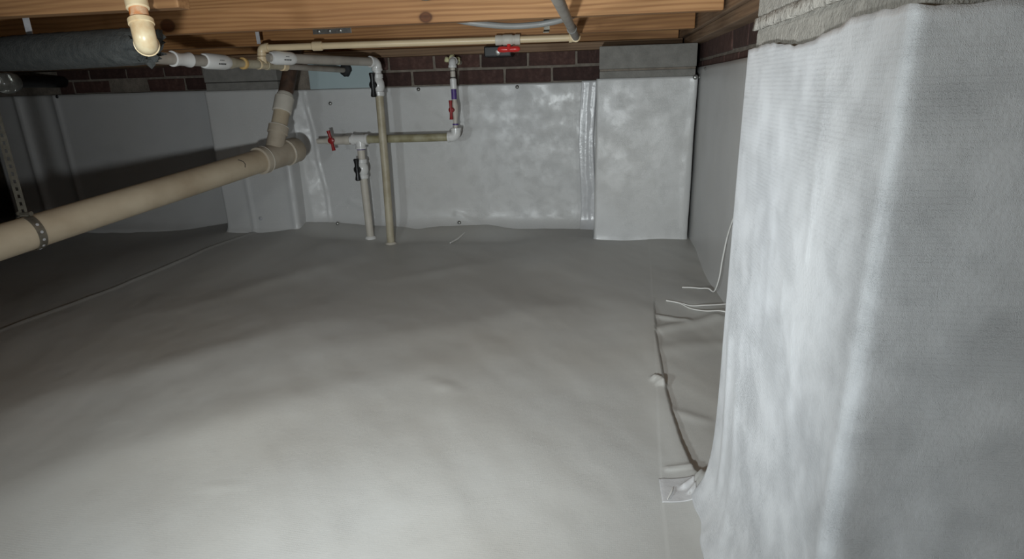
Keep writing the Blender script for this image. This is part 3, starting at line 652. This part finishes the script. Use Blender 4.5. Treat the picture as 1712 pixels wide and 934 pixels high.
# tapered red handled valve at the left end
vb = lathe('valve_body', (tx-0.045, WY, tz-0.001), (-1, 0, -0.02), [(0, 0.016), (0.001, 0.0195), (0.024, 0.0195), (0.03, 0.0175), (0.055, 0.0185), (0.085, 0.0195), (0.11, 0.0125), (0.115, 0.0115), (0.150, 0.0110), (0.151, 0.008)], M['pvc_pale'], wv)
bm = bmesh.new(); hx = tx-0.117
add_lathe(bm, (hx, WY-0.014, tz), (0, -1, 0), [(0, 0.010), (0.012, 0.010), (0.013, 0.013), (0.024, 0.013), (0.026, 0.009)], 18)
for sg in (-1, 1): add_tube(bm, [(hx, WY-0.031, tz), (hx-0.004*sg, WY-0.031, tz+sg*0.02), (hx-0.008*sg, WY-0.033, tz+sg*0.042)], [0.006, 0.0065, 0.0085], 10)
sharp(from_bm('handle', bm, M['red_dark'], vb, True), 40)
# down leg with the black valve
tube('short_pipe', [(tx, WY, tz-0.03), (tx-0.001, WY, 0.365)], 0.0160, M['pvc_pale'], wv)
lathe('purple_ring', (tx, WY, tz-0.040), (0, 0, -1), [(0, 0.0165), (0.0005, 0.0175), (0.003, 0.0175), (0.0035, 0.016)], M['purple'], wv)
ball_valve(wv, (tx-0.002, WY, 0.326), (0, 0, 1), 0.086, 0.0220, M['pvc_white'], (-0.33, -0.94, 0), M['black'], (0.0, 0, 1), 0.047, 0.0125, 0.016)
fz = fh_at(tx, WY)
tube('down_pipe', [(tx-0.002, WY, 0.294), (tx+0.003, WY, fz-0.01)], 0.0167, M['pvc_pale'], wv)
lathe('sealant_collar', (tx+0.003, WY, fz-0.004), (0, 0, 1), [(0, 0.026), (0.007, 0.024), (0.013, 0.0185)], M['pvc_white'], wv, 20)
# elbow and riser at the right end
ex = -0.592
elbow('white_elbow', (ex, WY, tz+0.005), (-1, 0, 0), (0, 0, 1), 0.036, 0.0205, M['pvc_white'], wv)
tube('thin_riser', [(ex, WY, tz+0.03), (ex, WY, 0.543)], 0.0095, M['pvc_pale'], wv, 14)
lathe('purple_ring', (ex, WY, 0.503), (0, 0, 1), [(0, 0.0100), (0.0005, 0.0125), (0.006, 0.0125), (0.0065, 0.010)], M['purple'], wv, 14)
lathe('purple_ring', (ex, WY, 0.606), (0, 0, 1), [(0, 0.0100), (0.0005, 0.0112), (0.040, 0.0112), (0.0405, 0.010)], M['purple'], wv, 14)
vb = lathe('valve_body', (ex, WY, 0.520), (0, 0, 1), [(0, 0.0095), (0.012, 0.0105), (0.030, 0.0150), (0.060, 0.0155), (0.078, 0.0110), (0.088, 0.0100)], M['pvc_pale'], wv, 18)
bm = bmesh.new(); hz = 0.565
add_lathe(bm, (ex-0.004, WY-0.012, hz), (-0.35, -0.94, 0), [(0, 0.008), (0.010, 0.008), (0.011, 0.0115), (0.018, 0.0115), (0.020, 0.007)], 16)
for sg in (-1, 1): add_tube(bm, [(ex-0.010, WY-0.027, hz), (ex-0.010, WY-0.027, hz+sg*0.022), (ex-0.010, WY-0.028, hz+sg*0.038)], [0.0055, 0.006, 0.0078], 10)
sharp(from_bm('handle', bm, M['red_dark'], vb, True), 40)
tube('upper_pipe', [(ex, WY, 0.60), (ex, WY, 0.735)], 0.0105, M['pvc_pale'], wv, 16)
for z in (0.690, 0.715): lathe('dark_joint_ring', (ex, WY, z), (0, 0, 1), [(0, 0.010), (0.0005, 0.0122), (0.003, 0.0122), (0.0035, 0.010)], M['ink'], wv, 14)
coupling('lower_coupling', (ex, WY, 0.667), (0, 0, 1), 0.042, 0.0135, M['pvc_white'], wv)
elbow('top_elbow', (ex, WY, 0.755), (0, 0, -1), (0, 1, 0), 0.026, 0.0150, M['pvc_white'], wv)
tube('wall_stub', [(ex, WY+0.015, 0.755), (ex, 2.66, 0.755)], 0.0105, M['pvc_pale'], wv, 14)
bm = bmesh.new()
for dx, dz, r in [(0.002, 0.008, 0.013), (-0.042, 0.010, 0.012), (0.004, -0.004, 0.009), (-0.02, 0.018, 0.013)]:
    t = bmesh.new(); bmesh.ops.create_icosphere(t, subdivisions=2, radius=r)
    for v in t.verts: v.co = v.co*random.uniform(.85, 1.15) + Vector((ex+dx, 2.607, 0.755+dz))
    me = bpy.data.meshes.new('t'); t.to_mesh(me); t.free(); bm.from_mesh(me); bpy.data.meshes.remove(me)
from_bm('foam_sealant', bm, M['foam_yellow'], wv, True)

# ------------------------------------------------------------------ cream water pipe under the joists
e0 = Vector((-1.157, 2.067, 0.798)); e2 = Vector((-0.080, 2.165, 0.7985)); cd = (e2-e0).normalized()
cl = thing('water_pipe', 'long thin cream water pipe with a red valve below the joists', 'pipe', (-0.6, 2.12, 0.80))
tube('cream_pipe', [e0+cd*0.012, e2-cd*0.012], 0.0110, M['cpvc'], cl, 18)
elbow('left_elbow', e0, cd, (0, 0, -1), 0.026, 0.0142, M['cpvc'], cl, 0.0012)
coupling('coupling', e0+cd*0.198, cd, 0.036, 0.0152, M['cpvc'], cl)
vc = e0 + cd*0.852
vb = lathe('valve_body', vc, cd, [(-0.042, 0.0115), (-0.041, 0.0165), (-0.022, 0.0165), (-0.019, 0.0150), (-0.014, 0.0175), (0.014, 0.0175), (0.018, 0.0150), (0.024, 0.0150), (0.025, 0.0170), (0.041, 0.0170), (0.042, 0.0115)], M['pvc_pale'], cl)
bm = bmesh.new()
add_lathe(bm, vc+Vector((0.004, -0.004, -0.014)), (0, -0.15, -1), [(0, 0.007), (0.010, 0.007), (0.0105, 0.011), (0.021, 0.011), (0.023, 0.007)], 16)
hc2 = vc+Vector((0.004, -0.008, -0.031))
for sg in (-1, 1): add_tube(bm, [hc2, hc2+Vector((sg*0.018, 0, 0.001)), hc2+Vector((sg*0.032, 0, 0.001)), hc2+Vector((sg*0.038, 0, 0.001))], [0.0085, 0.0105, 0.0095, 0.005], 12)
sharp(from_bm('handle', bm, M['red'], vb, True), 45)
rz = Vector((-0.080, 1.15, 0.7985)) - e2; rd = rz.normalized()
elbow('right_elbow', e2, -cd, rd, 0.024, 0.0140, M['cpvc_bright'], cl, 0.0015)
tube('grey_branch', [e2+rd*0.012, e2+rd*1.7], 0.0118, M['pvc_grey'], cl, 18)
coupling('band', e2+rd*0.33, rd, 0.014, 0.0142, M['conduit'], cl)
s2 = thing('strap_hanger', 'narrow pale strap holding the left end of the cream pipe', 'hanger', (e0.x-0.01, e0.y, 0.80))
from_bm('strap_band', ribbon([e0+Vector((-0.004, -0.002, 0.013)), e0+Vector((-0.005, -0.002, 0.06)), Vector((e0.x-0.006, e0.y-0.002, JZ+0.233))], Vector((1, 0, 0)), 0.013, 0.002), M['strap_white'], s2)

# black fitting with a silver screw beside the red valve
bf = thing('spigot_valve', 'black fitting with a silver screw beside the red valve handle', 'valve', (-0.41, 2.6, 0.76))
box('body', (-0.462, 2.53, 0.766), (-0.352, 2.613, 0.806), M['black'], bf, 0.005)
tube('wall_stub', [(-0.41, 2.60, 0.776), (-0.41, 2.664, 0.776)], 0.009, M['black'], bf, 14)
lathe('screw', (-0.405, 2.531, 0.782), (0, -1, -0.2), [(0, 0.006), (0.004, 0.006), (0.005, 0.011), (0.010, 0.011), (0.012, 0.005)], M['steel'], bf, 10)

# grey flexible conduit under the pale joist, and its bracket
cpts = [(-0.47, 1.745, 0.850), (-0.41, 1.752, 0.830), (-0.34, 1.765, 0.816), (-0.26, 1.785, 0.808), (-0.20, 1.795, 0.808), (-0.15, 1.80, 0.812), (-0.10, 1.79, 0.820), (-0.03, 1.760, 0.840)]
cf = []
for i in range(len(cpts)-1):
    p = [Vector(cpts[max(0, min(len(cpts)-1, i+k))]) for k in (-1, 0, 1, 2)]
    for t in np.linspace(0, 1, 6)[:-1]:
        t = float(t); cf.append(0.5*((2*p[1])+(p[2]-p[0])*t+(2*p[0]-5*p[1]+4*p[2]-p[3])*t*t+(3*p[1]-p[0]-3*p[2]+p[3])*t**3))
tag(tube('conduit', cf, 0.0082, M['conduit'], None, 14), 'sagging grey conduit under the pale joist near the red valve', 'cable')
br = thing('cable_bracket', 'small metal bracket hanging at the right end of the grey conduit', 'bracket', (-0.15, 1.80, 0.80))
from_bm('bracket_plate', ribbon([Vector((-0.150, 1.730, 0.858)), Vector((-0.150, 1.740, 0.842)), Vector((-0.150, 1.790, 0.832)), Vector((-0.150, 1.826, 0.822)), Vector((-0.150, 1.826, 0.797)), Vector((-0.150, 1.80, 0.789))], Vector((1, 0, 0)), 0.016, 0.0025), M['steel_dull'], br)
lathe('screw', (-0.150, 1.741, 0.850), (0, 1, 0), [(0, 0.004), (0.004, 0.003)], M['steel'], br, 8)

# blue-grey foam board on the back wall
tag(box('foam_board', (-1.268, 2.632, 0.6625), (-0.940, 2.654, 0.768), M['board'], None, 0.002), 'pale blue-grey board above the liner left of the tan pipe', 'board')

# rounded clear cap standing off the left wall
cc = Vector((-2.655, 2.50, 0.726))
gc = thing('vent_fitting', 'rounded cloudy clear cap in front of the left brick wall', 'cap', cc)
lathe('clear_dome', cc, (0.15, -1, -0.15), [(-0.05, 0.040), (-0.02, 0.046), (0.01, 0.045), (0.032, 0.038), (0.045, 0.025), (0.050, 0.008)], M['clear'], gc, 28)
lathe('pipe_stub', cc+Vector((0, 0.05, 0.008)), (0, 1, 0), [(0, 0.027), (0.265, 0.027)], M['black'], gc, 24)

# ------------------------------------------------------------------ cords and scraps on the floor
def curve_pts(cp, k=8):
    out = []
    for i in range(len(cp)-1):
        p = [Vector(cp[max(0, min(len(cp)-1, i+q))]) for q in (-1, 0, 1, 2)]
        for t in [j/k for j in range(k)]:
            out.append(0.5*((2*p[1])+(p[2]-p[0])*t+(2*p[0]-5*p[1]+4*p[2]-p[3])*t*t+(3*p[1]-p[0]-3*p[2]+p[3])*t**3))
    return out + [Vector(cp[-1])]
fl2 = lambda x, y, z=0.003: (x, y, fh_at(x, y)+z)
tag(tube('cord', curve_pts([(0.363, 1.54, 0.40), (0.363, 1.685, 0.255), (0.362, 1.735, 0.160), (0.360, 1.752, 0.092), (0.354, 1.778, 0.042), fl2(0.340, 1.80, 0.010), fl2(0.318, 1.815, 0.004), fl2(0.292, 1.82, 0.003), fl2(0.265, 1.82, 0.002)]), 0.0022, M['cord'], None, 8),
    'thin white cord coming down the right wall and curling onto the floor', 'cord')
c2 = thing('cord', 'pair of loose white cords lying on the floor beside the near pier', 'cord', (0.205, 1.69, 0.0))
tube('strand', curve_pts([fl2(0.204, 1.69), fl2(0.235, 1.68), fl2(0.27, 1.66), fl2(0.30, 1.645, 0.012), fl2(0.340, 1.650, 0.012), fl2(0.368, 1.660, 0.012)]), 0.0018, M['cord'], c2, 8)
tube('strand', curve_pts([fl2(0.204, 1.692), fl2(0.24, 1.675), fl2(0.265, 1.645), fl2(0.30, 1.615, 0.01), fl2(0.34, 1.60, 0.012), fl2(0.367, 1.595, 0.012)]), 0.0018, M['cord'], c2, 8)
a, b = (-0.625, 2.44), (-0.585, 2.56)
tag(tube('scrap', [fl2(*a, 0.004), fl2((a[0]+b[0])/2, (a[1]+b[1])/2, 0.006), fl2(*b, 0.006)], [0.003, 0.004, 0.002], M['cord'], None, 8), 'thin white sliver on the floor below the wall valves', 'scrap')
tag(tube('scrap', [fl2(0.120, 0.838, 0.004), fl2(0.127, 0.852, 0.006), fl2(0.132, 0.868, 0.004)], [0.0008, 0.0016, 0.0008], M['cord'], None, 6), 'tiny white sliver on the taped patch beside the near pier', 'scrap')
